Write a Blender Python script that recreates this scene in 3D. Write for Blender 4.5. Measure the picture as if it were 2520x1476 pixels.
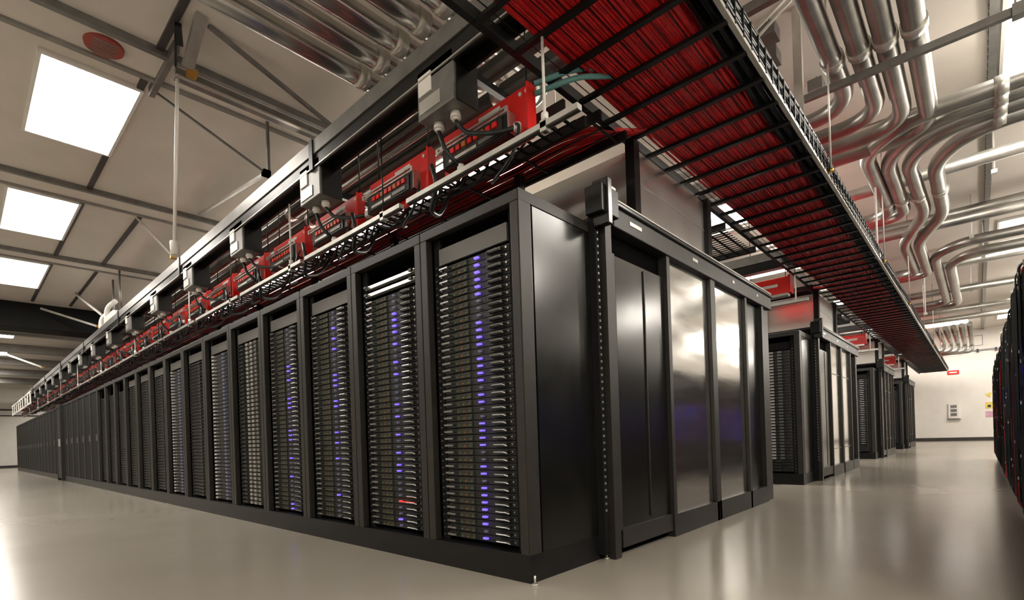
import bpy, bmesh, math, random
from mathutils import Vector, Matrix
random.seed(7)
sc = bpy.context.scene
for o in list(bpy.data.objects): bpy.data.objects.remove(o)
COL = sc.collection

# ------------------------------------------------------------------ camera
CAM = Vector((1.77, -2.043, 0.78)); AL = math.atan(1374.8/1258.); RO = math.atan(0.0337)
Fw = Vector((-math.cos(AL), math.sin(AL), 0)); Rt = Vector((math.sin(AL), math.cos(AL), 0)); Up = Vector((0, 0, 1))
cx = Rt*math.cos(RO) - Up*math.sin(RO); cy = Rt*math.sin(RO) + Up*math.cos(RO); cz = -Fw
cam_d = bpy.data.cameras.new('camera'); cam = bpy.data.objects.new('camera', cam_d); COL.objects.link(cam)
M = Matrix((cx, cy, cz)).transposed().to_4x4(); M.translation = CAM; cam.matrix_world = M
cam_d.sensor_width = 36; cam_d.lens = 1258/2520*36; cam_d.shift_x = 0; cam_d.shift_y = (1075.7-738)/2520
cam_d.clip_start = .05; cam_d.clip_end = 200
sc.camera = cam
# ------------------------------------------------------------------ world and exposure
w = bpy.data.worlds.new('world'); sc.world = w; w.use_nodes = True
w.node_tree.nodes['Background'].inputs[0].default_value = (1, .95, .88, 1)
w.node_tree.nodes['Background'].inputs[1].default_value = .15
sc.view_settings.view_transform = 'Standard'; sc.view_settings.look = 'None'
sc.view_settings.exposure = 0.0; sc.view_settings.gamma = 1
LAMP = 23.          # radiance of the ceiling lights

# ------------------------------------------------------------------ materials
MAT = {}
def mat(name, col, rough=.5, metal=0., var=.12, scale=6., bump=0., emit=None, es=0., coat=0., spec=.5, stretch=None, rvar=.06):
    m = bpy.data.materials.new(name); m.use_nodes = True; nt = m.node_tree; b = nt.nodes['Principled BSDF']
    tc = nt.nodes.new('ShaderNodeTexCoord'); mp = nt.nodes.new('ShaderNodeMapping'); nz = nt.nodes.new('ShaderNodeTexNoise')
    nt.links.new(tc.outputs['Object'], mp.inputs[0]); nt.links.new(mp.outputs[0], nz.inputs['Vector'])
    if stretch: mp.inputs['Scale'].default_value = stretch
    nz.inputs['Scale'].default_value = scale; nz.inputs['Detail'].default_value = 4
    r = nt.nodes.new('ShaderNodeValToRGB'); nt.links.new(nz.outputs['Fac'], r.inputs[0])
    r.color_ramp.elements[0].position = .3; r.color_ramp.elements[1].position = .7
    r.color_ramp.elements[0].color = [max(0, c*(1-var)) for c in col]+[1]
    r.color_ramp.elements[1].color = [min(1, c*(1+var)) for c in col]+[1]
    nt.links.new(r.outputs[0], b.inputs['Base Color'])
    mr = nt.nodes.new('ShaderNodeMapRange'); nt.links.new(nz.outputs['Fac'], mr.inputs[0])
    mr.inputs[3].default_value = max(.02, rough-rvar); mr.inputs[4].default_value = min(1, rough+rvar)
    nt.links.new(mr.outputs[0], b.inputs['Roughness'])
    b.inputs['Metallic'].default_value = metal; b.inputs['Specular IOR Level'].default_value = spec
    if coat: b.inputs['Coat Weight'].default_value = coat; b.inputs['Coat Roughness'].default_value = .08
    if bump:
        bp = nt.nodes.new('ShaderNodeBump'); bp.inputs['Strength'].default_value = bump; bp.inputs['Distance'].default_value = .01
        nt.links.new(nz.outputs['Fac'], bp.inputs['Height']); nt.links.new(bp.outputs[0], b.inputs['Normal'])
    if emit: b.inputs['Emission Color'].default_value = list(emit)+[1]; b.inputs['Emission Strength'].default_value = es
    MAT[name] = m; return m
mat('concrete', (.325, .297, .247), .20, var=.07, scale=.7, rvar=.02, spec=.55)
mat('ceiling_board', (.66, .61, .555), .75, var=.04, scale=2)
mat('wall_paint', (.80, .77, .72), .6, var=.03, scale=3)
mat('dark_trim', (.035, .03, .028), .5)
mat('grey_steel', (.20, .195, .185), .4, .6, var=.15, scale=9)
mat('beam_paint', (.24, .225, .21), .6)
mat('light_steel', (.55, .54, .50), .35, .75, var=.1, scale=9)
mat('galvanised', (.38, .375, .35), .36, .92, var=.22, scale=3, stretch=(1, 1, 1), rvar=.08)
mat('bright_silver', (.85, .83, .80), .28, .8, var=.06)
mat('white_paint', (.78, .76, .72), .45, var=.04)
mat('brass', (.55, .30, .06), .35, .9)
mat('black_paint', (.007, .007, .007), .34, var=.3, scale=12, spec=.3, rvar=.04)
mat('black_gloss', (.006, .006, .005), .22, var=.2, scale=5, spec=.6, rvar=.03)
mat('black_matt', (.008, .008, .008), .75, spec=.2)
mat('black_void', (.003, .003, .003), .95, spec=.02)
mat('frame_grey', (.028, .026, .023), .42, .25, spec=.4, var=.12, scale=14)
mat('blank_grey', (.11, .105, .095), .5, .2, var=.06)
mat('panel_grey', (.30, .285, .26), .5, .25, var=.06)
mat('mirror_panel', (.66, .65, .62), .13, .97, var=.06, scale=2.5, bump=.04, stretch=(1, 1, 6), rvar=.05)
mat('duct_metal', (.74, .72, .68), .30, .9, var=.06, scale=1.6, bump=.06, rvar=.06)
mat('red_paint', (.75, .012, .008), .38, var=.1, scale=8)
mat('red_cable', (.48, .006, .008), .42, var=.35, scale=14)
mat('dark_cable', (.012, .016, .017), .35, var=.3, scale=14)
mat('teal_cable', (.12, .30, .30), .4)
mat('dull_red', (.30, .05, .035), .5)
mat('white_plastic', (.8, .78, .74), .35, var=.04)
mat('server_face', (.006, .006, .005), .45, var=.6, scale=160, spec=.5, bump=.4)
mat('server_grille', (.05, .048, .035), .4, .5, var=.8, scale=260, bump=.5)
mat('handle_silver', (.30, .295, .28), .3, .8, var=.08)
mat('handle_dark', (.055, .055, .05), .35, .6, var=.3, scale=40)
mat('amber_plastic', (.5, .14, .02), .4)
mat('yellow_paper', (.75, .6, .12), .6); mat('pink_paper', (.6, .35, .45), .6)
mat('led_blue', (.1, .08, .4), .4, emit=(.16, .09, 1.), es=1.7)
mat('led_strong', (.1, .08, .4), .4, emit=(.16, .09, 1.), es=4)
mat('conduit_in_shade', (.10, .098, .09), .32, .9, var=.15, scale=3)  # conduit metal with shade put into its colour
mat('polished_pipe', (.55, .545, .52), .22, .95, var=.12, scale=3, rvar=.04)
mat('led_dim', (.10, .10, .16), .4, emit=(.35, .35, .6), es=.12)
mat('led_green', (.05, .15, .05), .4, emit=(.3, .7, .25), es=.08)
mat('led_red', (.4, .02, .02), .4, emit=(1, .05, .05), es=1.2)
mat('lamp_diffuser', (.9, .88, .84), .6, var=.02, emit=(1, .935, .85), es=LAMP)
mat('fill_glow', (.9, .88, .84), .5, emit=(1, .93, .83), es=80)  # glow of the added fill globes
mat('perforated', (.008, .008, .008), .6, var=.6, scale=120, spec=.2)

# ------------------------------------------------------------------ mesh builder
class MB:
    def __init__(s): s.v = []; s.f = []; s.m = []; s.sm = []; s.mats = []
    def mi(s, m):
        if m not in s.mats: s.mats.append(m)
        return s.mats.index(m)
    def box(s, x0, x1, y0, y1, z0, z1, m='grey_steel', bev=0):
        if x0 > x1: x0, x1 = x1, x0
        if y0 > y1: y0, y1 = y1, y0
        if z0 > z1: z0, z1 = z1, z0
        n = len(s.v); k = s.mi(m)
        s.v += [(x, y, z) for x in (x0, x1) for y in (y0, y1) for z in (z0, z1)]
        for q in ((0, 1, 3, 2), (4, 6, 7, 5), (0, 4, 5, 1), (2, 3, 7, 6), (0, 2, 6, 4), (1, 5, 7, 3)):
            s.f.append([n+i for i in q]); s.m.append(k); s.sm.append(False)
        return s
    def tube(s, pts, r, m='galvanised', seg=10, caps=True):
        pts = [Vector(p) for p in pts]; k = s.mi(m); rings = []
        N = None
        for i, p in enumerate(pts):
            t = (pts[min(i+1, len(pts)-1)]-pts[max(i-1, 0)]).normalized()
            if N is None:
                N = t.orthogonal().normalized()
            N = (N - t*N.dot(t))
            N = N.normalized() if N.length > 1e-6 else t.orthogonal().normalized()
            B = t.cross(N); n0 = len(s.v)
            rr = r[i] if isinstance(r, (list, tuple)) else r
            for j in range(seg):
                a = 2*math.pi*j/seg; q = p+(N*math.cos(a)+B*math.sin(a))*rr; s.v.append(tuple(q))
            rings.append(n0)
        for a, b in zip(rings, rings[1:]):
            for j in range(seg):
                s.f.append([a+j, a+(j+1) % seg, b+(j+1) % seg, b+j]); s.m.append(k); s.sm.append(seg > 5)
        if caps:
            s.f.append([rings[0]+j for j in range(seg)][::-1]); s.m.append(k); s.sm.append(False)
            s.f.append([rings[-1]+j for j in range(seg)]); s.m.append(k); s.sm.append(False)
        return s
    def bar(s, p, q, w=.04, h=None, m='grey_steel'):
        p = Vector(p); q = Vector(q); h = h or w; t = (q-p).normalized()
        side = t.cross(Vector((0, 0, 1)))
        side = side.normalized() if side.length > 1e-4 else Vector((1, 0, 0))
        up = side.cross(t); n = len(s.v); k = s.mi(m)
        for c in (p, q):
            for a, b in ((-1, -1), (1, -1), (1, 1), (-1, 1)): s.v.append(tuple(c+side*a*w/2+up*b*h/2))
        for f in ((0, 1, 2, 3), (7, 6, 5, 4), (0, 4, 5, 1), (1, 5, 6, 2), (2, 6, 7, 3), (3, 7, 4, 0)):
            s.f.append([n+i for i in f]); s.m.append(k); s.sm.append(False)
        return s
    def disc(s, c, r, h, m, seg=28, r2=None):
        return s.tube([c, (c[0], c[1], c[2]+h)], [r, r2 or r], m, seg)
    def build(s, name, parent=None, loc=None):
        me = bpy.data.meshes.new(name); me.from_pydata(s.v, [], s.f)
        for m in s.mats: me.materials.append(MAT[m])
        for p, k, sm in zip(me.polygons, s.m, s.sm): p.material_index = k; p.use_smooth = sm
        me.update(); bm = bmesh.new(); bm.from_mesh(me); bmesh.ops.recalc_face_normals(bm, faces=bm.faces); bm.to_mesh(me); bm.free()
        o = bpy.data.objects.new(name, me); COL.objects.link(o)
        if parent: o.parent = parent
        if loc: o.location = loc
        return o
def bevel(o, w=.004, seg=2):
    md = o.modifiers.new('bevel', 'BEVEL'); md.width = w; md.segments = seg; md.limit_method = 'ANGLE'; return o
def tag(o, label, cat, group=None, kind=None):
    o['label'] = label; o['category'] = cat
    if group: o['group'] = group
    if kind: o['kind'] = kind
    return o
def thing(name, label, cat, loc=(0, 0, 0), group=None, rz=0):
    o = bpy.data.objects.new(name, None); COL.objects.link(o); o.location = loc; o.rotation_euler.z = rz
    o.empty_display_size = .1
    return tag(o, label, cat, group)
def struct(name, mb):
    o = mb.build(name); o['kind'] = 'structure'; return o
def dup(root, loc, label, group=None, rz=None):
    def cp(o, par):
        c = o.copy(); COL.objects.link(c); c.parent = par
        for ch in CH.get(o.name, []): cp(ch, c)
        return c
    r = cp(root, None); r.location = loc; r['label'] = label
    if rz is not None: r.rotation_euler.z = rz
    if group: r['group'] = group
    return r
CH = {}
def index_children():
    CH.clear()
    for o in bpy.data.objects:
        if o.parent: CH.setdefault(o.parent.name, []).append(o)
ONES = ['', 'first', 'second', 'third', 'fourth', 'fifth', 'sixth', 'seventh', 'eighth', 'ninth', 'tenth', 'eleventh', 'twelfth', 'thirteenth',
        'fourteenth', 'fifteenth', 'sixteenth', 'seventeenth', 'eighteenth', 'nineteenth']
def nth(n):
    if n < 20: return ONES[n]
    t, u = divmod(n, 10)
    return ['', '', 'twentieth', 'thirtieth', 'fortieth'][t] if u == 0 else ['', '', 'twenty', 'thirty', 'forty'][t]+'-'+ONES[u]
def arc(pts, rad=.25, n=7):
    """polyline with rounded corners"""
    P = [Vector(p) for p in pts]; out = [P[0]]
    for a, b, c in zip(P, P[1:], P[2:]):
        d1 = (a-b); d2 = (c-b); k = min(rad, d1.length*.49, d2.length*.49)
        s = b+d1.normalized()*k; e = b+d2.normalized()*k
        for i in range(n+1):
            t = i/n; out.append(s*(1-t)**2+b*2*t*(1-t)+e*t*t)
    out.append(P[-1]); return out

# ------------------------------------------------------------------ the room
ZC = 4.6; XL = -39.; XR = 7.; YF = -9.; YB = 26.5
struct('floor', MB().box(XL, XR, YF, YB, -.2, 0, 'concrete'))
struct('ceiling', MB().box(XL, XR, YF, YB, ZC, ZC+.2, 'ceiling_board'))
struct('wall_left', MB().box(XL-.2, XL, YF, YB, 0, ZC, 'wall_paint'))
struct('wall_back', MB().box(XL, XR, YB, YB+.2, 0, ZC, 'wall_paint'))
struct('wall_front', MB().box(XL, XR, YF-.2, YF, 0, ZC, 'wall_paint'))
struct('wall_right', MB().box(XR, XR+.2, YF, YB, 0, ZC, 'wall_paint'))
struct('baseboard_back', MB().box(XL, XR, YB-.03, YB, 0, .14, 'dark_trim'))
struct('baseboard_left', MB().box(XL, XL+.03, YF, YB-.03, 0, .14, 'dark_trim'))
TN = [0]
def trim(mb):
    TN[0] += 1; return struct('trim_%d' % TN[0], mb)
trim(MB().box(XL, XL+.06, YF, YB-.1, 3.26, 3.34, 'dark_trim'))
trim(MB().box(XL, XL+.06, YF, YB-.1, 2.94, 3.0, 'dark_trim'))
b = MB().box(-12, XR, YB-.05, YB, 3.68, 3.74, 'grey_steel')
for i in range(34): b.box(-12+i*.55, -11.93+i*.55, YB-.09, YB-.05, 3.62, 3.76, 'dark_cable')
trim(b)
# double joists across the ceiling (along Y) with the boards' seams between them
for x in (-.35, -4.15, -7.9, -11.55):
    b = MB()
    b.box(x-.26, x-.20, YF, YB, ZC-.06, ZC, 'beam_paint').box(x-.20, x-.185, YF, YB, ZC-.02, ZC, 'dark_trim'); b.box(x+.20, x+.26, YF, YB, ZC-.07, ZC, 'grey_steel').box(x+.185, x+.20, YF, YB, ZC-.02, ZC, 'dark_trim')
    b.box(x-.20, x+.20, YF, YB, ZC-.035, ZC, 'ceiling_board')
    trim(b)
trim(MB().box(-16.8, -15.95, YF, YB, ZC-.62, ZC, 'black_matt'))      # the deep dark girder
for x in (-19.4, -23, -26.6, -30.3, -34): trim(MB().box(x-.1, x+.1, YF, YB, ZC-.28, ZC, 'beam_paint'))
trim(MB().box(-17.6, -17.3, YF, YB, ZC-.5, ZC, 'grey_steel'))
trim(MB().box(-15.6, 1.9, -.66, -.60, ZC-.03, ZC, 'dark_trim'))      # seam runners (along X)
trim(MB().box(-11.5, -8.2, .07, .13, ZC-.03, ZC, 'dark_trim'))
trim(MB().box(-15.6, -11.8, .07, .12, ZC-.03, ZC, 'dark_trim'))
b = MB().box(1.93, 2.0, YF, YB, ZC-.06, ZC, 'grey_steel')
for i in range(180): b.box(1.925, 1.932, -1+i*.15, -.94+i*.15, ZC-.05, ZC-.02, 'dark_trim')
trim(b)
trim(MB().box(2.0, XR, 6.55, 6.61, ZC-.03, ZC, 'dark_trim')); trim(MB().box(-.1, 1.93, 5.9, 5.925, ZC-.012, ZC, 'grey_steel'))
trim(MB().box(-.1, 1.93, 10.2, 10.225, ZC-.012, ZC, 'grey_steel'))

# ------------------------------------------------------------------ ceiling lights
def ceiling_light(x, y, label, lx=1.75, ly=.77, group=None):
    t = thing('ceiling_light', label, 'light', (x, y, ZC), group)
    b = MB(); a, c = lx/2, ly/2
    for x0, x1, y0, y1 in ((-a-.03, a+.03, -c-.03, -c), (-a-.03, a+.03, c, c+.03), (-a-.03, -a, -c, c), (a, a+.03, -c, c)):
        b.box(x0, x1, y0, y1, -.045, 0, 'white_paint')
    b.build('frame', t); MB().box(-a, a, -c, c, -.035, -.005, 'lamp_diffuser').build('diffuser', t); return t
ceiling_light(-5.53, -1.01, 'large bright square ceiling light nearest the camera, at upper left', 1.68)
ceiling_light(-9.25, -1.05, 'bright ceiling light second from the top of the left column', 1.9)
ceiling_light(-13.05, -1.05, 'bright ceiling light just before the deep dark girder', 2.1)
ceiling_light(-24.6, -1.0, 'small far ceiling light beyond the dark girder at the left edge', 2.1)
for i, (x, y, lx, ly) in enumerate([(-20.5, -1.05, 1.9, .8), (-28.8, -1.05, 1.9, .8), (-33, -1.05, 1.9, .8), (-1.6, -5, 1.8, 1.), (-5.5, -5, 1.8, 1.), (-9.3, -5, 1.8, 1.),
        (-20.5, -5, 1.8, 1.), (-28, -5, 1.8, 1.), (3.5, -6.5, 1.8, 1.), (4.6, -1.5, 1.8, 1.), (-36, 3, 1, 1.8), (-36, 9, 1, 1.8)]):
    ceiling_light(x, y, 'ceiling light left of the picture, %s along the hall' % nth(i+1), lx, ly, 'ceiling lights outside the picture')
ceiling_light(2.9, 5.05, 'bright ceiling light at the top right corner beside the perforated seam', 1.7, 1.8)
ceiling_light(2.95, 12.0, 'bright ceiling light behind the pipes at the right edge', 1.6, 1.0)
ceiling_light(-3.6, 5.0, 'added fill light above the gap between the first and second pods', 2.0, 1.2)  # added to brighten the ducts, set back out of sight
ceiling_light(-1.5, 7.5, 'ceiling light seen through the wire trays over the second pod', 1.8, 1.5)
ceiling_light(-1.6, 11.0, 'added fill light above the gap between the second and third pods', 1.8, 1.2)  # extra lamp put in to brighten the ducts and pod faces
ceiling_light(-4.0, 3.0, 'ceiling light hidden above the pipes, first along the long row', 2.4, 1.1, 'ceiling lights above the long row')
for i, x in enumerate((-7.0, -10.1, -13.6, -18.6)):
    ceiling_light(x, 3.0, 'ceiling light hidden above the pipes, %s along the long row' % nth(i+2), 2.4, 1.1, 'ceiling lights above the long row')
ceiling_light(.3, 23.6, 'left of two ceiling lights washing the white end wall', 2.5, 1.25, 'lights by the end wall')
ceiling_light(3.6, 23.6, 'right of two ceiling lights washing the white end wall', 2.5, 1.25, 'lights by the end wall')
ceiling_light(-2.0, 16.5, 'added fill light over the far server pods', 1.8, 1.0)  # extra lamp put in to brighten the far pods
ceiling_light(3.6, 17.5, 'ceiling light over the far right racks', 1.8, 1.0)

# unseen fill globes, added out of view at the right to brighten ceiling and wall
for i, (x, y) in enumerate(((3.7, -3.5), (3.7, .5), (3.7, 4.0), (3.7, 8), (3.7, 12.5), (3.9, 17))):
    t = thing('fill_globe', 'added unseen fill globe right of the picture, %s along the hall' % nth(i+1), 'light', (x, y, 3.3), 'added fill globes right of the picture')
    b = MB(); b.tube([(0, 0, -.2), (0, 0, -.17), (0, 0, -.1), (0, 0, 0), (0, 0, .1), (0, 0, .17), (0, 0, .2)], [.03, .11, .17, .2, .17, .11, .03], 'fill_glow', 20).build('glass', t)
    MB().tube([(0, 0, .2), (0, 0, ZC-3.3)], .012, 'white_paint', 8).build('stem', t)

# ------------------------------------------------------------------ server cabinets
W = .843; DEP = .75; H = 2.1
def cabinet(label, group, door=None, side='black_gloss'):
    t = thing('server_cabinet', label, 'server cabinet', (0, 0, 0), group)
    b = MB()
    for x0, x1 in ((-W+.004, -W+.062), (-.062, -.004)):
        b.box(x0, x1, 0, .05, .15, 2.04, 'frame_grey'); b.box(x0, x1, DEP-.05, DEP, .15, 2.04, 'frame_grey')
    b.box(-W+.004, -.004, 0, .05, 2.04, H, 'frame_grey'); b.box(-W+.004, -.004, DEP-.05, DEP, 2.04, H, 'frame_grey')
    bevel(b.build('frame', t))
    MB().box(-W, 0, .004, DEP, 0, .15, 'black_paint').build('plinth', t)
    MB().box(-W+.004, -W+.010, .05, DEP-.05, .15, 2.04, side).build('side_panel', t)
    s = MB().box(-.010, -.001, .05, DEP-.05, .15, 2.04, side).build('side_panel', t)
    MB().box(-W+.01, -.01, .05, DEP-.05, 2.05, 2.085, 'black_paint').build('top_panel', t)
    MB().box(-W+.062, -.062, DEP-.03, DEP-.01, .15, 2.04, 'black_matt').build('rear_panel', t)
    for x0, x1 in ((-.775, -.715), (-.125, -.066)):
        r = MB().box(x0, x1, .06, .075, .15, 2.04, 'black_matt')
        xm = (x0+x1)/2
        for i in range(41): r.box(xm-.012, xm-.002, .053, .061, .175+i*.0422, .185+i*.0422, 'handle_silver')
        r.build('mounting_rail', t)
    return t
def blank(t, z0=1.87, z1=1.97, m='blank_grey'):
    return MB().box(-.71, -.13, .045, .06, z0, z1, m).build('blanking_panel', t)

PITCH = .0422; Z0 = .172; NS = 40
def server_mb(kind):
    """returns list of (part name, MB) of one thin rack server, origin at its lower right front corner"""
    L = []
    L.append(('chassis', MB().box(-.580, -.0, .012, .60, .002, .040, 'server_face').box(-.022, -.012, .002, .012, .016, .026, 'handle_silver').box(-.578, -.570, .002, .012, .016, .026, 'handle_silver')))
    if kind in 'bgr':
        L.append(('handle', MB().box(-.565, -.49, -.022, -.014, .016, .026, 'handle_silver').box(-.56, -.552, -.016, .012, .018, .024, 'handle_dark').box(-.503, -.495, -.016, .012, .018, .024, 'handle_dark')))
        L.append(('handle', MB().box(-.155, -.045, -.014, .012, .010, .028, 'handle_dark').tube([(-.15, -.012, .014), (-.135, -.026, .020), (-.06, -.026, .020), (-.045, -.012, .012)], .004, 'handle_silver', 5)))
        g = MB().box(-.47, -.34, .004, .012, .006, .036, 'server_grille')
        for k in range(5): g.box(-.46+k*.025, -.45+k*.025, 0, .004, .012+.012*(k % 2), .017+.012*(k % 2), ('led_green', 'handle_dark', 'amber_plastic', 'handle_dark', 'led_green')[k])
        L.append(('drive_bay', g))
        led = {'b': 'led_blue', 'g': 'led_dim', 'r': 'led_red'}[kind]
        L.append(('indicator_light', MB().box(-.270 if kind == 'b' else -.258, -.236, -.004, .012, .015, .026, led)))
        if kind == 'r': L.append(('indicator_light', MB().box(-.20, -.06, -.027, -.02, .02, .026, 'led_red')))
    elif kind == 'w':       # pale grilled face
        g = MB()
        for k in range(4): g.box(-.56+k*.008, -.47, .0, .012, .010, .030, 'handle_dark')
        L.append(('handle', MB().box(-.565, -.44, -.010, .012, .014, .028, 'handle_dark')))
        for k in range(3): L.append(('drive_bay', MB().box(-.38+k*.11, -.325+k*.11, -.006, .012, .008, .034, 'handle_silver' if k == 2 else 'panel_grey')))
    elif kind == 'd':       # bright dot and faint blue
        L.append(('handle', MB().box(-.535, -.465, -.02, .012, .010, .030, 'bright_silver')))
        L.append(('indicator_light', MB().box(-.24, -.19, -.006, .012, .010, .030, 'led_dim')))
        L.append(('drive_bay', MB().box(-.14, -.07, -.006, .012, .012, .028, 'handle_dark')))
    elif kind == 's':       # fine slatted face
        L.append(('bezel', MB().box(-.55, -.03, -.004, .012, .022, .032, 'handle_dark')))
        L.append(('handle', MB().box(-.22, -.15, -.012, .012, .010, .034, 'handle_dark')))
    return L
WORD = {'b': 'with a lit blue light', 'g': 'with an unlit centre light', 'r': 'with a red light', 'w': 'with a pale grille', 'd': 'with a white dot', 's': 'with a slatted face'}
PROTO = {}
def make_server(kind):
    t = thing('rack_server', 'x', 'server')
    for n, mb in server_mb(kind): mb.build(n, t)
    PROTO[kind] = t
for k in 'bgrwds': make_server(k)
index_children()
used = set()
def place_server(kind, x, y, z, label, group):
    t = PROTO[kind]
    if kind not in used:
        used.add(kind); t.location = (x, y, z); t['label'] = label; t['group'] = group
        return t
    return dup(t, (x, y, z), label, group)
def pattern(bay, i):
    """kind of the i-th server from the top in the given bay"""
    r = random.Random(bay*97+i)
    if bay in (1, 2, 4): 
        if bay == 2 and i == 35: return 'r'
        p = {1: .6, 2: .38, 4: .3}[bay]
        if bay == 1 and i < 20: p = .85
        return 'b' if r.random() < p else 'g'
    return {3: 'b' if r.random() < .25 else 'g', 5: 'w', 6: 'd', 7: 's', 8: 'd'}.get(bay, 's')
NB = 20            # cabinets up to the cross aisle door
XSRV = -.13
top_i = {1: 0, 2: 2, 3: 0}
cabs = []
for k in range(1, 39):
    if k == NB+1: continue          # the cross-aisle door stands here
    lab = ('black open-front server cabinet, %s from the near corner of the long row' % nth(k)) if k <= NB else \
          ('narrow dark server cabinet beyond the dark door, %s of the far stretch' % nth(k-NB-1))
    grp = 'cabinets of the long front row'
    if k == 1: cab0 = cabinet(lab, grp); index_children(); c = cab0
    else: c = dup(cab0, (-(k-1)*W, 0, 0), lab, grp)
    cabs.append(c)
    if k == 2:
        MB().box(-.001, .003, .0, .095, .15, 2.04, 'frame_grey').box(-.001, .004, .0, .75, 2.04, 2.10, 'frame_grey').box(-.0005, .002, .105, .112, .15, 2.04, 'black_void').build('corner_trim', cab0)
    if k <= 11 and k != 2: blank(c)
    if k > 14:
        MB().box(-.775, -.066, .01, .03, .16, 2.03, 'perforated').build('mesh_door', c)
        MB().box(-.16, -.14, -.012, .01, 1.0, 1.14, 'grey_steel').build('handle', c.children[-1] if False else c)
index_children()
# the first 300 servers are things of their own
count = 0; rest = MB()
for k in range(1, 15):
    for i in range(NS):
        z = Z0+(NS-1-i)*PITCH; x = -(k-1)*W+XSRV
        if k == 2 and i < 1: continue
        kd = pattern(k, i)
        if count < 300:
            place_server(kd, x, .05, z, 'black server %s, %s from top in %s cabinet from near corner' % (WORD[kd], nth(i+1), nth(k)), 'servers in the %s cabinet' % nth(k))
            count += 1
        else:
            for n, mb in server_mb(kd):
                base = len(rest.v); rest.v += [(a+x, b_+.05, c_+z) for a, b_, c_ in mb.v]
                rest.f += [[q+base for q in f] for f in mb.f]; rest.sm += mb.sm
                rest.m += [rest.mi(mb.mats[q]) for q in mb.m]
PY = [0, 5.7, 12.2, 17.9]; PW = [4.1, 3.95, 3.1, 3.3]     # fronts and depths of the four pods
for pod in (1, 2, 3):
    for i in range(NS):
        z = Z0+(NS-1-i)*PITCH
        kd = ('x', 'w', 'b', 'b')[pod]
        for kk in range(2):
            for n, mb in server_mb(kd if i < 36 else 's'):
                base = len(rest.v); rest.v += [(a+XSRV-kk*W, b_+.05+PY[pod], c_+z) for a, b_, c_ in mb.v]
                rest.f += [[q+base for q in f] for f in mb.f]; rest.sm += mb.sm
                rest.m += [rest.mi(mb.mats[q]) for q in mb.m]
tag(rest.build('rack_server'), 'more thin black servers filling the farther cabinets', 'servers', kind='stuff')
# two bright patch panels at the top of the second cabinet
for j, z in enumerate((1.90, 1.845)):
    t = thing('patch_panel', '%s of two bright silver panels at the top of the second cabinet' % ('upper', 'lower')[j], 'panel', (-W-.12, .05, z), 'silver panels in the second cabinet')
    MB().box(-.59, 0, -.01, .03, 0, .022, 'bright_silver').build('face', t)
    for s_ in (-.575, -.03): MB().box(s_-.01, s_+.02, -.03, -.01, .003, .019, 'handle_dark').build('handle', t)

# cross-aisle door in the long row
t = thing('aisle_door', 'dark hinged door set between the cabinets far along the long row', 'door', (-NB*W, 0, 0))
b = MB().box(-W+.005, -W+.06, -.05, .05, 0, 2.12, 'frame_grey').box(-.06, -.005, -.05, .05, 0, 2.12, 'frame_grey').box(-W+.06, -.06, -.05, .05, 2.02, 2.12, 'frame_grey')
b.build('frame', t)
leaf = MB().box(-W+.065, -.065, -.04, -.005, .06, 2.01, 'frame_grey').build('leaf', t)
MB().box(-.22, -.19, -.08, -.04, .95, 1.15, 'bright_silver').build('handle', leaf)

# rear row of the first pod and the rows of the other pods (their ends close the pods)
names = ['long', 'second', 'third', 'fourth']
def endcab(pod, back, k):
    y = PY[pod]+PW[pod] if back else PY[pod]
    if back: lab = 'black cabinet at the %s side of the %s pod, %s from the aisle' % ('far', ('first', 'second', 'third', 'fourth')[pod], nth(k))
    else: lab = 'black cabinet in the %s row back from the camera, %s from the aisle' % (names[pod], nth(k))
    c = dup(cab0, (-(k-1)*W - (W if back else 0), y, 0), lab, 'cabinets of the rear rows', rz=math.pi if back else 0)
    return c
for pod in range(4):
    for k in (1, 2, 3): endcab(pod, True, k)
    if pod:
        for k in (1, 2):
            c = endcab(pod, False, k); blank(c)

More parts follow.
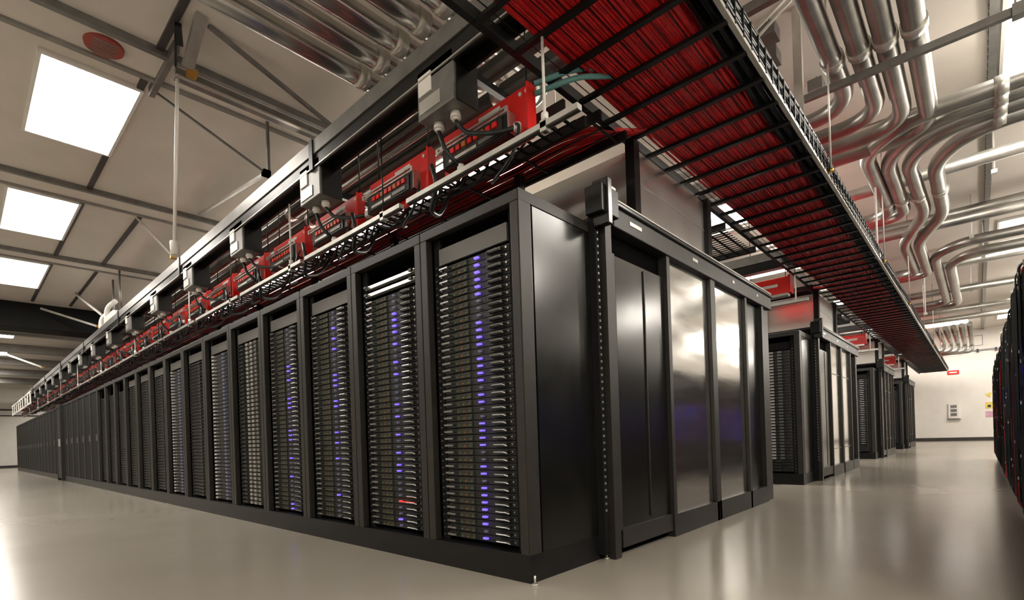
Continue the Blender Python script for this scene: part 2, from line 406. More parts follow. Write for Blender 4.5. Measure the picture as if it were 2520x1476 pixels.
# ------------------------------------------------------------------ end walls of the pods (sliding doors)
def pod_end(pod):
    y = PY[pod]; s = PW[pod]/4.1
    Y = lambda v: y+v*s
    nm = ('nearest', 'second', 'third', 'farthest')[pod]
    t = thing('aisle_end_door', 'black sliding door wall with bright panels closing the %s pod' % nm, 'sliding door', (0, 0, 0), 'end doors of the pods')
    F_ = 'frame_grey'
    b = MB().box(0.0, .10, Y(.80), Y(4.1), 2.09, 2.22, F_)
    b.box(0, .12, Y(.78), Y(4.1), 2.22, 2.245, 'black_gloss').box(.012, .11, Y(.8), Y(4.1), 2.255, 2.27, 'light_steel')
    h = bevel(b.build('header', t), .006)
    for i, (yy, L) in enumerate(((1.0, .16), (2.0, .10), (2.9, .05), (3.6, .04))):
        MB().box(.10, .104, Y(yy), Y(yy+L), 2.15, 2.175, 'light_steel').build('label_plate', h)
    b = MB().box(0, .05, Y(.66), Y(.70), .03, 2.28, 'black_matt').box(.0, .09, Y(.71), Y(.78), .0, 2.28, F_)
    for i in range(42): b.box(.05, .056, Y(.672), Y(.684), .3+i*.042, .314+i*.042, 'light_steel')
    b.build('door_post', t)
    g = MB().box(.02, .14, Y(.60), Y(.80), 2.12, 2.29, 'black_paint').box(.05, .16, Y(.64), Y(.69), 2.05, 2.33, 'black_gloss').box(.03, .13, Y(.70), Y(.79), 2.29, 2.315, 'light_steel')
    bevel(g.build('track_end', t), .006)
    # black leaf
    MB().box(.0, .018, Y(.78), Y(1.56), .0, 2.09, 'black_void').build('recess_shade', t)  # near-black sheet painted as the shade in the gap over the leaf
    lf = MB().box(.02, .055, Y(.80), Y(1.56), .16, 1.93, 'black_gloss').build('door_leaf', t)
    MB().box(.055, .062, Y(.86), Y(1.20), .2, 1.91, 'black_gloss').build('inner_panel', lf)
    MB().box(.055, .064, Y(1.24), Y(1.25), .2, 1.91, 'frame_grey').build('moulding', lf)
    MB().box(.055, .072, Y(.80), Y(.84), .16, 1.93, F_).build('edge_strip', lf)
    MB().box(.04, .075, Y(.83), Y(1.55), .05, .17, F_).build('kick_plate', lf)
    # mullions, bright panels
    m = MB()
    for a, c in ((1.56, 1.61), (2.40, 2.50), (3.28, 3.33), (3.80, 3.86)): m.box(0, .085, Y(a), Y(c), .0, 2.09, F_)
    m.build('mullion', t)
    MB().box(.0, .085, Y(1.61), Y(2.45), .0, .165, F_).build('bottom_rail', t)
    MB().box(.0, .085, Y(2.455), Y(3.80), .0, .165, F_).build('bottom_rail', t)
    for a, c in ((1.63, 2.39), (2.51, 3.27)):
        q = MB().box(.035, .05, Y(a), Y(c), .165, 2.09, 'mirror_panel').build('bright_panel', t)
        q['label'] = 'polished metal panel'
        bb = MB().box(.05, .056, Y(a), Y(c), .42, .43, 'grey_steel')
        if pod: bb.build('seam_strip', q)
        MB().box(.05, .056, Y(a), Y(c), 1.62, 1.63, 'grey_steel').build('seam_strip', q) if pod else None
    MB().box(.02, .04, Y(3.33), Y(3.80), .165, 2.09, 'black_gloss').build('dark_panel', t)
    MB().box(.012, .06, Y(3.86), Y(4.10), .0, 2.09, 'frame_grey').build('end_panel', t)
    MB().box(-.03, .0, Y(.8), Y(3.3), .02, 2.1, 'black_matt').build('backing_panel', t)
for pod in range(4): pod_end(pod)
# levelling feet at the near corner
for i, (x, y) in enumerate(((.03, -.0), (.03, .70))):
    tag(MB().disc((x, y, 0), .018, .008, 'light_steel', 14).tube([(x, y, .008), (x, y, .05)], .006, 'light_steel', 8).build('levelling_foot'),
        ('small metal levelling foot at the near corner of the first cabinet', 'small metal levelling foot under the sliding door post')[i], 'foot')

# ------------------------------------------------------------------ air ducts above the pods
for pod in range(4):
    y = PY[pod]; s = PW[pod]/4.1; Y = lambda v: y+v*s
    nm = ('nearest', 'second', 'third', 'farthest')[pod]; L = -30 if pod == 0 else -5
    t = thing('air_duct', 'shiny metal air duct rising over the aisle of the %s pod' % nm, 'duct', (0, 0, 0), 'ducts above the pods')
    b = MB(); x = -.04; n = 0
    while x > L:
        b.box(x-1.18, x, Y(1.33), Y(1.345), 2.28, 2.84, 'duct_metal'); b.box(x-1.20, x-1.18, Y(1.32), Y(1.345), 2.28, 2.84, 'grey_steel'); x -= 1.2
    b.build('side_panel', t)
    MB().box(-.055, -.04, Y(1.36), Y(2.62), 2.28, 2.86, 'duct_metal').build('end_panel', t)
    MB().box(L, -.06, Y(2.62), Y(2.635), 2.28, 2.84, 'duct_metal').build('side_panel', t)
    MB().box(L, -.06, Y(1.35), Y(2.62), 2.84, 2.85, 'duct_metal').build('top_panel', t)
    for a in (1.28, 2.62): MB().box(-.07, .0, Y(a), Y(a+.08), 2.27, 2.885, 'black_paint').build('corner_post', t)
    MB().bar((-.04, Y(1.36), 2.62), (-.039, Y(2.62), 2.60), .01, .008, 'light_steel').build('seam', t)
    MB().box(L, -.02, Y(.95), Y(3.2), 2.24, 2.275, 'black_paint').build('base_deck', t)
    for i in range(5 if pod == 0 else 2):
        MB().box(-.9-i*1.7, -.84-i*1.7, Y(1.0), Y(1.06), 2.275, 2.87, 'black_paint').build('leg', t)

# ------------------------------------------------------------------ big cable tray over the end of the pods
TZ = 2.9; XT0, XT1 = -.07, .86
t = thing('cable_tray', 'long black overhead wire tray carrying red cables toward the white end wall', 'cable tray', (0, 0, TZ))
MB().box(XT0-.02, XT0+.02, -3.6, 25.8, -.012, .012, 'black_paint').box(XT0-.02, XT0-.012, -3.6, 25.8, .012, .09, 'black_paint').build('side_rail', t)
r = MB().box(XT1-.004, XT1+.022, -3.6, 25.8, -.012, .012, 'light_steel').build('side_rail', t); r['label'] = 'bright steel edge rail'
side = MB()
side.box(XT1+.015, XT1+.022, -3.6, 25.8, .150, .158, 'grey_steel')
for zz in (.05, .10): side.tube([(XT1+.02, -3.6, zz), (XT1+.02, 25.8, zz)], .0035, 'black_paint', 5)
n = 0; y = -3.4
while y < 25.7: side.bar((XT1+.02, y, 0), (XT1+.02, y, .155), .012, .012, 'black_paint'); y += .13
side.build('side_mesh', t)
bm_ = MB()
for k in range(9):
    x = XT0+.1+k*.09; bm_.tube([(x, -3.6, .0), (x, 25.8, .0)], .003, 'black_paint', 4)
bm_.build('bottom_wire', t)
y = -3.5; n = 0
r0 = MB().box(XT0, XT1, -.017, .017, -.018, .004, 'black_paint').build('rung', t, (0, y, 0)); 
for i in range(1, 98):
    y += .30
    if y > 25.6: break
    c = r0.copy(); COL.objects.link(c); c.parent = t; c.location = (0, y, 0)
# red cables lying in it
rc = random.Random(3); b = MB()
for k in range(44):
    x = .07+k*.0147; ph = rc.random()*6; pts = []
    for i in range(60):
        y = -3.5+i*.497
        pts.append((x+.006*math.sin(y*1.7+ph)+.008*math.sin(y*.6+ph*2), y, TZ+.016+.004*math.sin(y*2.1+ph)))
    b.tube(pts, .0085, 'red_cable', 6)
b.box(.075, .70, -3.5, 25.5, TZ+.018, TZ+.024, 'red_cable')
for k in range(26):     # the heap of cables riding up on the aisle side
    x = .66+.055*rc.random(); z = TZ+.03+.10*rc.random(); ph = rc.random()*6; pts = []
    for i in range(120):
        y = -3.5+i*.2465
        pts.append((x+.022*math.sin(y*2.3+ph)+.012*math.sin(y*5.1+ph), y, max(TZ+.02, z+.03*math.sin(y*1.9+ph*3)+.015*math.sin(y*4.+ph))))
    b.tube(pts, .0075, 'red_cable', 6)
tag(b.build('red_cables'), 'thick mat of red network cables in the big overhead tray', 'cables', kind='stuff')
b = MB()
for k in range(34):
    x = .74+.10*rc.random(); z = TZ+.02+.125*(k%12)/12+.01*rc.random()
    if k >= 14: x = .858+.01*rc.random(); z = TZ+.018+.155*((k-14)%20)/20; ph = rc.random()*6; pts = []
    for i in range(100):
        y = -3.5+i*.296; pts.append((x+.01*math.sin(y*1.3+ph), y, z+.012*math.sin(y*1.1+ph)))
    b.tube(pts, .010, 'dark_cable', 6)
tag(b.build('dark_cables'), 'dark cables along the aisle side of the big overhead tray', 'cables', kind='stuff')
# rods carrying the big tray
for i, y in enumerate((3.0, 6.3, 9.6, 12.9, 16.2, 19.5)):
    tag(MB().tube([(.90, y, TZ+.0), (.90, y, ZC)], .007, 'light_steel', 8).disc((.90, y, TZ+.02), .02, .03, 'brass', 10).build('hanger_rod'),
        'thin threaded rod holding the big tray, %s from the camera' % nth(i+1), 'rod', 'rods of the big tray')

# ------------------------------------------------------------------ trays along the rows
def row_tray(pod, y0, y1, z, L, name, label, m='black_paint', step=.6):
    t = thing('cable_tray', label, 'cable tray', (0, PY[pod], z))
    for yy in (y0, y1): MB().box(L, .02, yy-.012, yy+.012, -.012, .05, m).build('side_rail', t)
    b = MB(); x = -.05
    while x > L: b.box(x-.008, x+.008, y0, y1, -.008, .004, m); x -= step
    n = max(2, int((y1-y0)/.06)) if step < .3 else 3
    for k in range(1, n): b.box(L, .0, y0+(y1-y0)*k/n-.005, y0+(y1-y0)*k/n+.005, -.004, .004, m)
    b.build('wire_mesh', t); return t
row_tray(0, .82, 1.14, 2.82, -32.5, '', 'black wire tray with red cables running above the long row')
row_tray(0, .42, .64, 2.70, -32.5, '', 'open black wire basket beside the red power boxes of the long row', step=.10)
for pod in (1, 2, 3):
    row_tray(pod, .82, 1.14, 2.82, -4, '', 'short black wire tray with red cables over the %s row of cabinets' % names[pod])
row_tray(0, 3.0, 3.9, 2.72, -6, '', 'open black wire basket over the rear cabinets of the nearest pod', step=.11)
row_tray(1, 2.9, 3.7, 2.72, -4, '', 'open black wire basket over the rear cabinets of the second pod', step=.11)
for pod, L in ((0, -32), (1, -4), (2, -4), (3, -4)):
    b = MB(); yb = PY[pod]
    for k in range(20):
        yy = yb+.85+k*.0145; z = 2.845+.02*rc.random(); ex = .12+k*.02; zz = z
        pts = arc([(ex, yb+1.9, TZ+.03), (ex-.02, yb+1.45, TZ+.035), (-.18-.01*k, yy, z+.02), (-.8, yy, z)], .42, 8)
        x = -1.4
        while x > L: pts.append(Vector((x, yy+.008*math.sin(x*1.3+k), z))); x -= 1.5
        b.tube(pts, .010, 'red_cable', 6)
    tag(b.build('red_cables'), 'red cables curving off the big tray along the %s row' % names[pod], 'cables', kind='stuff')
# teal pair near the red boxes
for i in range(2):
    tag(MB().tube(arc([(-.12, .32, 2.80+i*.06), (.1, .45, 2.86+i*.05), (.25, .8, 2.96+i*.03)], .1), .016, 'teal_cable', 10).build('teal_cable'),
        'pale teal cable passing behind the nearest red power box, %s one' % ('lower', 'upper')[i], 'cable')

# silver support rail in front of the boxes, in lengths, with rods
for i in range(20):
    x1 = .34-i*1.5; x0 = x1-1.42
    tag(MB().box(x0, x1, .08, .12, 2.40, 2.43, 'light_steel').box(x0, x1, .088, .112, 2.395, 2.40, 'dark_trim').build('support_rail'),
        'silver channel rail below the red power boxes, %s length from the near end' % nth(i+1), 'rail', 'silver rails under the power boxes')
    if True:
        xr = .12-i*1.5
        t = thing('hanger_rod', 'slim rod dropping to the silver rail, %s from the near end of the row' % nth(i+1), 'rod', (xr, .10, 2.38), 'rods at the power boxes')
        MB().tube([(0, .0, 0), (0, .0, 3.0-2.38)], .008 if i % 2 == 0 else .005, 'white_paint' if i % 2 == 0 else 'black_paint', 8).build('rod', t)
        MB().box(-.02, .02, -.02, .02, .0, .06, 'light_steel').tube([(0, -.0, .06), (0, 0, .10)], .02 if i % 2 == 0 else .008, 'white_paint' if i % 2 == 0 else 'black_paint', 8).build('clamp', t)

# ------------------------------------------------------------------ red power boxes
def power_box(full=True):
    t = thing('power_box', 'x', 'power box')
    bevel(MB().box(-.80, -.01, .0, .015, -.02, .29, 'red_paint').box(-.80, -.01, .0, .03, -.03, -.018, 'red_paint').build('back_plate', t), .004)
    MB().box(-.012, .0, -.045, .03, -.02, .27, 'red_paint').build('flange', t)
    bevel(MB().box(-.74, -.14, -.07, -.0, .012, .142, 'black_paint').build('housing', t), .006)
    b = MB().box(-.79, -.13, -.085, -.07, .134, .142, 'bright_silver').box(-.79, -.13, -.085, -.07, .160, .170, 'bright_silver').box(-.79, -.77, -.085, -.07, .142, .160, 'bright_silver').box(-.15, -.13, -.085, -.07, .142, .160, 'bright_silver')
    b.box(-.78, -.14, -.07, 0, .142, .150, 'grey_steel').box(-.14, -.135, -.07, 0, .02, .15, 'light_steel')
    b.build('top_channel', t)
    MB().box(-.70, -.18, -.078, -.07, .02, .125, 'frame_grey').build('front_panel', t)
    for k in (-.70, -.06): MB().tube([(k, .02, .27), (k, .02, 3.60-2.58)], .006, 'black_paint', 6).build('hanger', t)
    if full:
        for k in range(8):
            MB().box(-.64+k*.055, -.605+k*.055, -.090, -.078, .08, .112, ('red_paint', 'red_paint', 'amber_plastic')[k % 3]).build('breaker', t)
        MB().box(-.66, -.40, -.084, -.078, .03, .05, 'light_steel').box(-.38, -.22, -.084, -.078, .035, .06, 'grey_steel').build('terminal_strip', t)
        for k in (-.09, -.04): MB().tube([(k, .0, .25), (k, -.01, .25)], .012, 'white_plastic', 8).build('bolt', t)
        MB().box(-.45, -.26, -.004, 0, .235, .262, 'white_plastic').build('label_plate', t)
        # bottom cable
        MB().tube(arc([(-.10, -.05, .06), (.0, -.12, -.02), (-.02, -.16, -.2), (-.22, -.12, -.26), (-.4, .05, -.15)], .12), .010, 'dark_cable', 7).build('cable', t)
    return t
index_children()
pb_full = power_box(True); pb_far = power_box(False); index_children()
PXS = [-.12-i*.93 for i in range(35)]
for i, x in enumerate(PXS):
    lab = 'red power box hanging above the long row, %s from the near corner' % nth(i+1)
    src = pb_full if i < 12 else pb_far
    if i == 0 or i == 12: src.location = (x, .30, 2.58); src['label'] = lab; src['group'] = 'red power boxes above the long row'
    else: dup(src, (x, .30, 2.58), lab, 'red power boxes above the long row')
for pod in (1, 2, 3):
    t = thing('power_box', 'plain red power box with white lettering strip over the corner of the %s row' % names[pod], 'power box', (-.16, PY[pod]+.30, 2.70), 'red power boxes of the rear rows')
    bevel(MB().box(-.62, 0, .0, .16, 0, .24, 'red_paint').build('case', t), .006)
    MB().box(-.40, -.16, -.006, 0, .11, .15, 'white_plastic').build('label_strip', t)
    MB().box(-.60, -.03, -.02, .12, -.035, 0, 'light_steel').build('bottom_channel', t)
    MB().box(-.02, .01, -.03, .16, .0, .25, 'red_paint').build('flange', t)
    for k in (-.55, -.08): MB().tube([(k, .10, .24), (k, .10, ZC-2.70)], .006, 'black_paint', 6).build('hanger', t)
    tag(MB().box(-4, .1, PY[pod]+.1, PY[pod]+.14, 2.50, 2.54, 'light_steel').build('support_rail'), 'silver rail below the red box of the %s row' % names[pod], 'rail')
    tag(MB().tube([(-.05, PY[pod]+.12, 2.50), (-.05, PY[pod]+.12, 3.0)], .01, 'white_paint', 8).build('hanger_rod'), 'slim rod beside the red box of the %s row' % names[pod], 'rod')
    tag(MB().box(-4, .1, PY[pod]-.02, PY[pod]+.06, 3.12, 3.24, 'grey_steel').box(-4, .1, PY[pod]+.0, PY[pod]+.14, 3.0, 3.12, 'black_paint').build('power_busway'), 'dark overhead busway above the %s row' % names[pod], 'busway')
# black looped hoses under the boxes
for i in range(14):
    x = -.95-i*.93+.1*random.Random(i).random(); r_ = random.Random(i+40)
    tag(MB().tube(arc([(x, .14, 2.60), (x+.06, .13, 2.44), (x-.08, .18, 2.33), (x-.3, .45, 2.42+.05*r_.random()), (x-.35, .62, 2.72)], .14), .016, 'dark_cable', 8).build('power_cable'),
        'black cable loop hanging under the red boxes, %s from the near end' % nth(i+1), 'cable', 'cable loops under the red boxes')
b = MB(); r_ = random.Random(11)
for i in range(230):
    x = -.3-r_.random()*30; yy = .43+r_.random()*.12
    b.tube(arc([(x, yy, 2.73), (x-.1-.2*r_.random(), yy+.05, 2.62), (x-.25-.2*r_.random(), yy+.1*r_.random(), 2.58+.1*r_.random()), (x-.5, yy, 2.72)], .1, 4), .009, 'dark_cable', 5)
tag(b.build('loose_cables'), 'tangle of loose dark cables lying in the open basket over the long row', 'cables', kind='stuff')

# ------------------------------------------------------------------ busway with tap-off units above the row
t = thing('power_busway', 'long silver and black busway running above the whole front row', 'busway', (0, 0, 3.12))
MB().box(-33.5, .35, -.03, .05, .0, .11, 'grey_steel').build('cover_strip', t)
MB().box(-33.5, .35, -.03, -.02, -.11, -.10, 'light_steel').box(-33.5, .35, -.02, .12, -.035, 0, 'black_paint').box(-33.5, .35, -.02, .0, -.12, -.035, 'black_paint').box(-33.5, .35, .10, .12, -.12, -.035, 'black_paint').build('channel', t)
for i in range(9): MB().box(-2.2-i*3.6, -2.14-i*3.6, -.04, .13, -.125, .115, 'black_paint').build('joint_collar', t)
def tapoff():
    t = thing('tap_off_unit', 'x', 'tap-off box')
    bevel(MB().box(-.34, 0, -.02, .17, 0, .30, 'grey_steel').build('case', t), .006)
    MB().box(-.001, .008, .0, .17, .0, .30, 'black_gloss').build('end_cover', t)
    MB().box(-.32, -.20, -.028, -.02, .14, .26, 'white_plastic').build('label_plate', t)
    MB().box(-.32, -.12, -.026, -.02, .03, .11, 'light_steel').build('switch_plate', t)
    for k, xx in enumerate((-.26, -.10)):
        g = MB().disc((xx, .08, -.035), .035, .035, 'white_plastic', 14, .03).disc((xx, .08, -.05), .024, .016, 'white_plastic', 12).build('cable_gland', t)
        if k == 0: pts = arc([(xx, .08, -.05), (xx+.02, .10, -.16), (xx+.06, .2, -.26)], .06)
        else: pts = arc([(xx, .08, -.05), (xx+.04, .12, -.13), (xx+.22, .2, -.17), (xx+.35, .25, -.17)], .08)
        MB().tube(pts, .014, 'dark_cable', 8).disc((pts[-1][0], pts[-1][1], pts[-1][2]-.02), .024, .04, 'white_plastic', 10).build('hose', g)
    return t
to0 = tapoff(); index_children()
for i in range(18):
    x = -.45-i*1.62; lab = 'grey tap-off box below the overhead busway, %s from the near end' % nth(i+1)
    if i == 0: to0.location = (x, 0, 2.78); to0['label'] = lab; to0['group'] = 'tap-off boxes on the long busway'
    else: dup(to0, (x, 0, 2.78+.0*i), lab, 'tap-off boxes on the long busway')

# ------------------------------------------------------------------ pipes
def pipe(pts, r, label, group=None, rad=.28, m='galvanised', couplings=()):
    t = thing('metal_pipe', label, 'pipe', (0, 0, 0), group)
    MB().tube(arc(pts, rad, 9), r, m, 18).build('pipe_run', t)
    for c, d in couplings:
        c = Vector(c); d = Vector(d)*.05; MB().tube([c-d, c+d], r+.012, 'light_steel', 18).build('coupling', t)
    return t
PZ = 3.95
for i, (x, y) in enumerate(((-2.12, .9), (-1.84, 1.1), (-1.57, 1.3), (-1.29, 1.5), (-1.02, 1.7))):
    pipe([(x, YF+.3, PZ), (x, y, PZ), (-38, y, PZ)], .083, 'shiny pipe crossing overhead and turning along the row, %s of five from the left' % nth(i+1),
         'pipes turning along the long row', .3, m='polished_pipe', couplings=(((x, .42, PZ), (0, 1, 0)), ((-4, y, PZ), (1, 0, 0)), ((-9, y, PZ), (1, 0, 0))))
for i, (y, z, r_) in enumerate(((.42, 3.62, .07), (.62, 3.62, .06), (.84, 3.62, .07), (1.1, 3.62, .08))):
    pipe([(.55, y, z), (-38, y, z)], r_, 'straight conduit above the red boxes of the long row, %s from the front' % nth(i+1), 'conduits above the long row', m='polished_pipe' if i == 0 else 'conduit_in_shade',  # front one paler for its highlight, the rest coloured as in shade
         couplings=(((-1.1, y, z), (1, 0, 0)), ((-4.4, y, z), (1, 0, 0))))
for i in range(12):
    x = -1.0-i*2.4
    tag(MB().box(x, x+.05, .25, 1.7, 3.48, 3.53, 'black_paint').tube([(x+.025, 1.68, 3.53), (x+.025, 1.68, ZC)], .008, 'light_steel', 6).build('pipe_support'),
        'dark cross bar under the conduits, %s from the near end' % nth(i+1), 'bracket', 'cross bars under the conduits')
RZ = 3.9
A = [(.92, 3.96), (1.11, 4.36), (1.285, 4.70), (1.47, 5.02)]
for i, (x, y) in enumerate(A):
    pipe([(x, YF+.3, RZ), (x, y, RZ), (-6, y+.02, RZ)], .078, 'large silver pipe bending left over the aisle, %s of four from the red tray' % nth(i+1),
         'pipes bending left above the aisle', .42, couplings=(((x, 3.1, RZ), (0, 1, 0)),))
B = [([(6.8, 4.62), (1.30, 4.62), (.87, 5.1), (.88, 7.45), (-6, 7.75)], 0), ([(6.8, 4.84), (1.45, 4.84), (1.04, 5.4), (1.04, 7.6), (-6, 8.0)], 1),
     ([(6.8, 5.07), (1.6, 5.07), (1.22, 5.6), (1.26, 7.7), (.88, 9.1), (.88, 11.5), (-6, 11.55)], 2),
     ([(6.8, 5.32), (1.8, 5.32), (1.45, 5.9), (1.46, 7.9), (1.07, 9.2), (1.07, 11.75), (-6, 11.8)], 3)]
for pts, i in B:
    pipe([(x, y, RZ-.005*i) for x, y in pts], .082, 'silver pipe snaking from the right wall over the aisle, %s of four from the tray' % nth(i+1),
         'snaking pipes above the aisle', .34, couplings=(((pts[2][0]+(.01), 6.9, RZ-.005*i), (0, 1, 0)), ((2.0, pts[0][1], RZ), (1, 0, 0))))
for i, pts in enumerate(([(6.8, 9.85), (1.6, 9.85), (1.23, 10.4), (1.24, 15.4), (-6, 15.5)], [(6.8, 10.7), (1.7, 10.7), (1.42, 11.3), (1.44, 15.9), (-6, 16.1)])):
    pipe([(x, y, RZ) for x, y in pts], .085, 'silver pipe turning along the aisle beyond the snaking ones, %s one' % ('inner', 'outer')[i], 'far bent pipes', .4)
for i, (y, z) in enumerate(((6.62, 4.05), (8.8, 4.0), (14.2, 3.95), (17.0, 3.95), (18.3, 3.9), (9.25, 4.25), (12.6, 4.2))):
    pipe([(6.8, y, z), (-6, y+.1, z)], .08, 'straight silver pipe crossing above the aisle, %s counted in building order from the camera' % nth(i+1) if False else
         'straight silver pipe crossing high above the aisle, %s' % ('nearest, pale under the ceiling', 'behind the first snaking bend', 'beyond the far bends', 'close before the end-wall lights', 'last before the nested loops', 'thin-looking one above the snaking pipes', 'between the two far bends')[i],
         'straight pipes crossing the aisle', m='galvanised' if i else 'light_steel')
for i in range(5):
    x = 1.62-i*.2; y0 = 25.3-i*.28
    pipe([(x, 19.5+i*.1, 3.85), (x, y0-.3, 3.85), (x, y0-.3, 3.55+.0*i), (-3, y0-.3, 3.55)], .07, 'far silver pipe stepping down before the end wall, %s from the right' % nth(i+1), 'nested pipes at the end wall', .15)

# support strut under the first four pipes and its hangers
t = thing('pipe_support', 'long grey channel strut under the four large pipes at upper right', 'bracket', (0, 3.27, 3.77))
MB().box(.30, 2.06, -.022, .022, -.03, .028, 'grey_steel').build('strut', t)
MB().box(2.02, 2.1, -.04, .04, -.05, .04, 'grey_steel').build('end_bracket', t)
MB().tube([(2.04, 0, .0), (2.04, 0, ZC-3.77)], .008, 'light_steel', 8).build('rod', t)
MB().box(.60, .67, -.08, -.03, -.42, ZC-3.77, 'light_steel').build('upright_channel', t)
for i, (x, y, z0) in enumerate(((1.99, 7.1, 4.0), (.86, 6.0, 2.95), (1.75, 9.6, 3.9), (1.9, 11.2, 3.9), (1.7, 14.4, 3.9), (.95, 12.5, 3.2))):
    tag(MB().tube([(x, y, z0), (x, y, ZC)], .011, 'white_paint', 8).box(x-.03, x+.03, y-.03, y+.03, z0-.03, z0+.02, 'light_steel').build('hanger_rod'),
        'pale hanger rod among the right-hand pipes, %s from the camera' % nth(i+1), 'rod', 'hangers among the pipes')
for i, (x, y, z) in enumerate(((.42, 3.15, 4.38), (.34, 3.5, 4.38), (.55, 4.4, 4.42))):
    tag(bevel(MB().box(x-.07, x+.07, y-.09, y+.09, z, z+.12, 'grey_steel').tube([(x, y, z+.12), (x, y, ZC)], .006, 'grey_steel', 6).build('junction_box')),
        'small grey junction box under the ceiling right of the big tray, %s' % ('top one', 'middle one', 'low one')[i], 'junction box')
tag(MB().bar((.22, 2.9, 4.28), (.60, 2.97, 4.55), .03, .03, 'light_steel').bar((.26, 2.96, 4.26), (.64, 3.03, 4.55), .02, .02, 'light_steel').build('brace'), 'pair of slanting pale braces right of the big tray', 'brace')
tag(MB().box(.1, 1.0, 2.52, 2.58, 4.26, 4.34, 'grey_steel').tube([(.9, 2.55, 4.34), (.9, 2.55, ZC)], .01, 'light_steel', 6).build('strut_beam'), 'short dark beam under the ceiling at the top of the red tray', 'beam')

# ------------------------------------------------------------------ hanging steel at upper left
t = thing('hanging_beam', 'grey steel channel hung below the ceiling at upper left', 'beam', (0, 0, 0))
MB().box(-3.77, -3.70, -.56, 1.6, 4.26, 4.36, 'grey_steel').box(-3.70, -3.66, -.56, 1.6, 4.26, 4.275, 'light_steel').build('channel', t)
MB().bar((-3.55, -.50, 4.30), (-3.20, -.48, 4.6), .09, .05, 'light_steel').build('post', t)
MB().bar((-3.62, -.58, 4.30), (-3.42, -.62, 4.6), .02, .03, 'black_paint').bar((-3.5, -.57, 4.45), (-3.36, -.62, 4.52), .05, .06, 'black_paint').build('bracket', t)
MB().bar((-3.28, -.40, 4.59), (-3.55, .95, 4.36), .035, .035, 'grey_steel').build('brace', t)
MB().box(-3.62, -3.54, -.50, -.42, 4.25, 4.31, 'brass').build('clamp', t)
MB().box(-4.6, -3.7, -.57, -.52, 4.50, 4.6, 'grey_steel').build('top_rail', t)
t = thing('hanger_rod', 'white vertical rod hanging from the steel channel at upper left', 'rod', (-3.72, -.54, 0))
MB().tube([(0, 0, 4.27), (-.26, 0, 2.82)], .016, 'white_paint', 10).build('rod', t)
MB().tube([(-.27, -.0, 2.80), (-.25, 0, 2.66)], .04, 'white_plastic', 14).build('end_cap', t)
def brace(p, q, label, w=.03, m='light_steel', clamp=True):
    t = thing('ceiling_brace', label, 'brace', (0, 0, 0))
    MB().bar(p, q, w, w, m).build('bar', t)
    if clamp: MB().box(q[0]-.04, q[0]+.04, q[1]-.04, q[1]+.04, q[2]-.03, q[2]+.03, 'brass').build('clamp', t)
brace((-4.55, -.54, 4.55), (-4.29, .49, 3.95), 'thin dark brace slanting down from the corner of the largest light', .022, 'grey_steel')
brace((-7.53, .75, 4.58), (-4.29, .49, 3.95), 'pale brace rising left to the ceiling from a brass clamp', .035)
brace((-4.29, .52, 4.58), (-4.29, .52, 3.95), 'short upright bar above the brass clamp left of the busway', .03, 'grey_steel', False)
brace((-8.33, .07, 4.58), (-7.91, .46, 3.92), 'pale brace above the white rod end', .03)
brace((-15.5, -.48, 4.4), (-14.54, .48, 3.92), 'pale brace in front of the dark girder, left one', .05)
brace((-14.14, .01, 4.58), (-13.21, .39, 3.92), 'pale brace in front of the dark girder, right one', .05)
brace((-24.7, -.7, 4.5), (-23.5, .24, 3.92), 'far pale brace beside the small far light', .06)
for i, (x, y, z, a) in enumerate(((-11.2, .25, 3.40, .2), (-12.15, .3, 3.35, .25))):
    t = thing('cable_elbow', 'beige enclosure with a curved arm beside the busway, %s' % ('right one', 'left one')[i], 'enclosure', (x, y, z))
    bevel(MB().box(-.45, .45, -.12, .12, -.12, .16, 'white_paint').build('case', t), .03)
    MB().tube(arc([(-.45, 0, .0), (-.8, 0, .05), (-.85, 0, .45), (-.5, .1, .55)], .25), .05, 'white_paint', 10).build('arm', t)
    MB().tube([(-.3, .15, .16), (-.3, .15, ZC-z)], .02, 'grey_steel', 8).build('stem', t)
t = thing('ceiling_sounder', 'round red sounder on the ceiling above the largest light', 'alarm', (-4.17, -1.01, ZC-.06))
MB().disc((0, 0, 0), .15, .06, 'dull_red', 30, .16).build('base', t)
b = MB()
for k in range(7): b.box(-.11+k*.034, -.103+k*.034, -.09, .09, -.008, 0, 'panel_grey')
b.build('grille', t)
# lattice frame at the far end of the busway
t = thing('ladder_rack', 'pale open ladder frame at the far left end of the busway', 'ladder rack', (-29, -.02, 2.72))
MB().box(-4.5, 4.5, -.03, .0, .36, .42, 'white_paint').box(-4.5, 4.5, -.03, .0, -.06, .0, 'white_paint').build('rails', t)
b = MB()
for i in range(9): b.box(-4.3+i*1.05, -4.0+i*1.05, -.025, -.005, 0, .36, 'white_paint')
b.build('uprights', t)

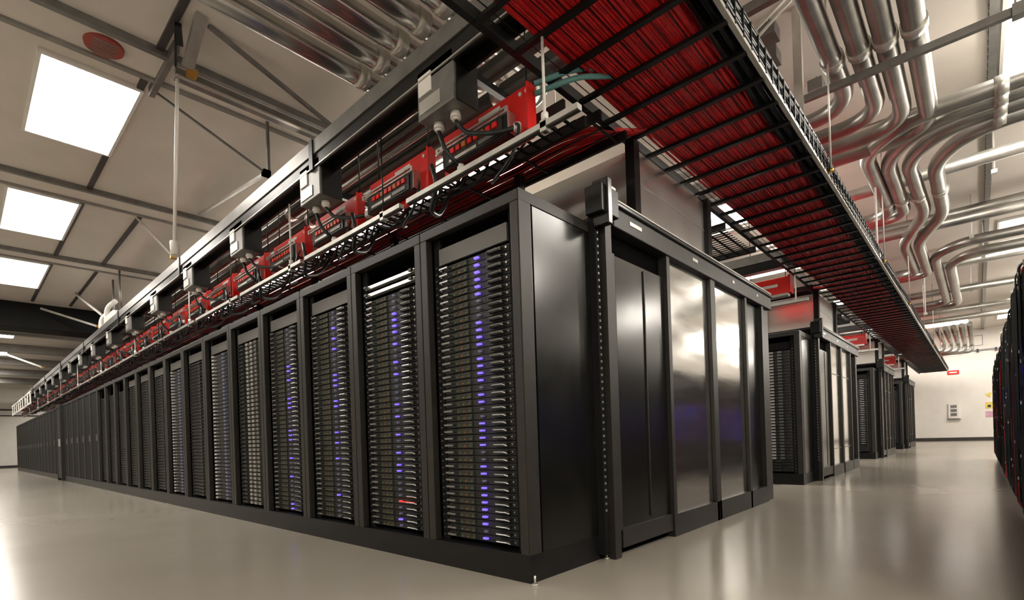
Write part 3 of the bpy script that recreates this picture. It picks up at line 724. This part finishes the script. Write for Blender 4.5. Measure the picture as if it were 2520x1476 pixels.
# ------------------------------------------------------------------ racks with hanging cables on the right
def right_rack(i, y):
    t = thing('server_cabinet', 'dark rack with hanging cables at the right edge, %s from the camera' % nth(i+1), 'server cabinet', (2.02, y, 0), 'dark racks at the right edge')
    b = MB()
    for y0, y1 in ((.0, .04), (.76, .80)): b.box(0, .05, y0, y1, 0, 1.8, 'black_paint'); b.box(.9, .95, y0, y1, 0, 1.8, 'black_paint')
    b.box(0, .95, 0, .8, 1.76, 1.8, 'black_paint').box(0, .95, 0, .8, .0, .10, 'black_paint')
    b.build('frame', t)
    MB().box(.06, .94, .01, .79, .1, 1.76, 'black_matt').build('body', t)
    b = MB()
    r_ = random.Random(i+5)
    for k in range(38):
        z = .16+k*.042
        if .5 < z < 1.2 and k % 2 == 0: b.box(.045, .06, .25, .42, z+.008, z+.024, 'led_strong')
        b.box(.045, .06, .1, .2, z+.008, z+.016, 'handle_silver')
    b.build('server_lights', t)
    b = MB()
    for k in range(90):
        yy = .06+r_.random()*.68; z = .3+r_.random()*1.55; xo = -.008-.035*r_.random()
        m = 'dark_cable' if k % 13 else 'red_cable'
        b.tube(arc([(.05, yy, z), (xo, yy+.05, z-.02), (xo, yy+.12*r_.random(), max(.12, z-.5-.4*r_.random())), (.04, yy+.05, max(.1, z-.9*r_.random()-.2))], .05, 4), .0055, m, 5)
        if k % 3 == 0: b.box(xo-.006, xo+.012, yy+.04, yy+.055, z-.03, z-.008, 'white_plastic')
    c = b.build('cable_loom', t); c['kind'] = 'stuff'
    return t
for i in range(14): right_rack(i, .55+i*.84)

# ------------------------------------------------------------------ things on the end wall
t = thing('wall_sign', 'small red sign with white lettering strip high on the end wall', 'sign', (1.0, YB-.02, 2.80))
MB().box(-.19, .19, -.01, .01, 0, .17, 'red_paint').build('board', t); MB().box(-.12, .12, -.014, -.01, .06, .11, 'white_plastic').build('white_strip', t)
t = thing('control_panel', 'grey framed control panel mounted on the end wall', 'panel', (.98, YB-.02, .95))
MB().box(-.17, .17, -.05, .02, 0, .62, 'white_paint').build('case', t)
b = MB()
for k in range(3): b.box(-.10, .10, -.06, -.05, .10+k*.17, .22+k*.17, 'grey_steel')
b.build('switches', t); MB().box(-.22, .22, -.08, .02, -.05, -.02, 'grey_steel').build('shelf', t)
for i, (z, m, w_, h_, nm, lab) in enumerate(((1.86, 'yellow_paper', .2, .15, 'warning_sign', 'small yellow triangle warning sign on the end wall'), (1.30, 'yellow_paper', .24, .26, 'notice', 'pale yellow notice with a dark spot on the end wall'),
        (.95, 'pink_paper', .24, .24, 'notice', 'pinkish notice low on the end wall beside the dark racks'))):
    b = MB()
    if i == 0:
        b.tube([(2.08, YB-.012, z), (2.08, YB-.004, z)], .13, m, 3)
    else:
        b.box(1.96, 1.96+w_, YB-.01, YB-.002, z, z+h_, m)
        if i == 1: b.box(2.03, 2.13, YB-.014, YB-.01, z+.05, z+.15, 'dark_trim')
    tag(b.build(nm), lab, 'sign')
t = thing('wall_vent', 'rectangular outlined hatch high on the end wall', 'vent', (1.55, YB-.01, 3.9))
MB().box(-.4, .4, -.01, .01, 0, .02, 'grey_steel').box(-.4, .4, -.01, .01, .4, .42, 'grey_steel').box(-.4, -.38, -.01, .01, 0, .42, 'grey_steel').box(.38, .4, -.01, .01, 0, .42, 'grey_steel').build('frame', t)
MB().box(-.38, .38, -.004, .008, .02, .4, 'wall_paint').build('cover', t)
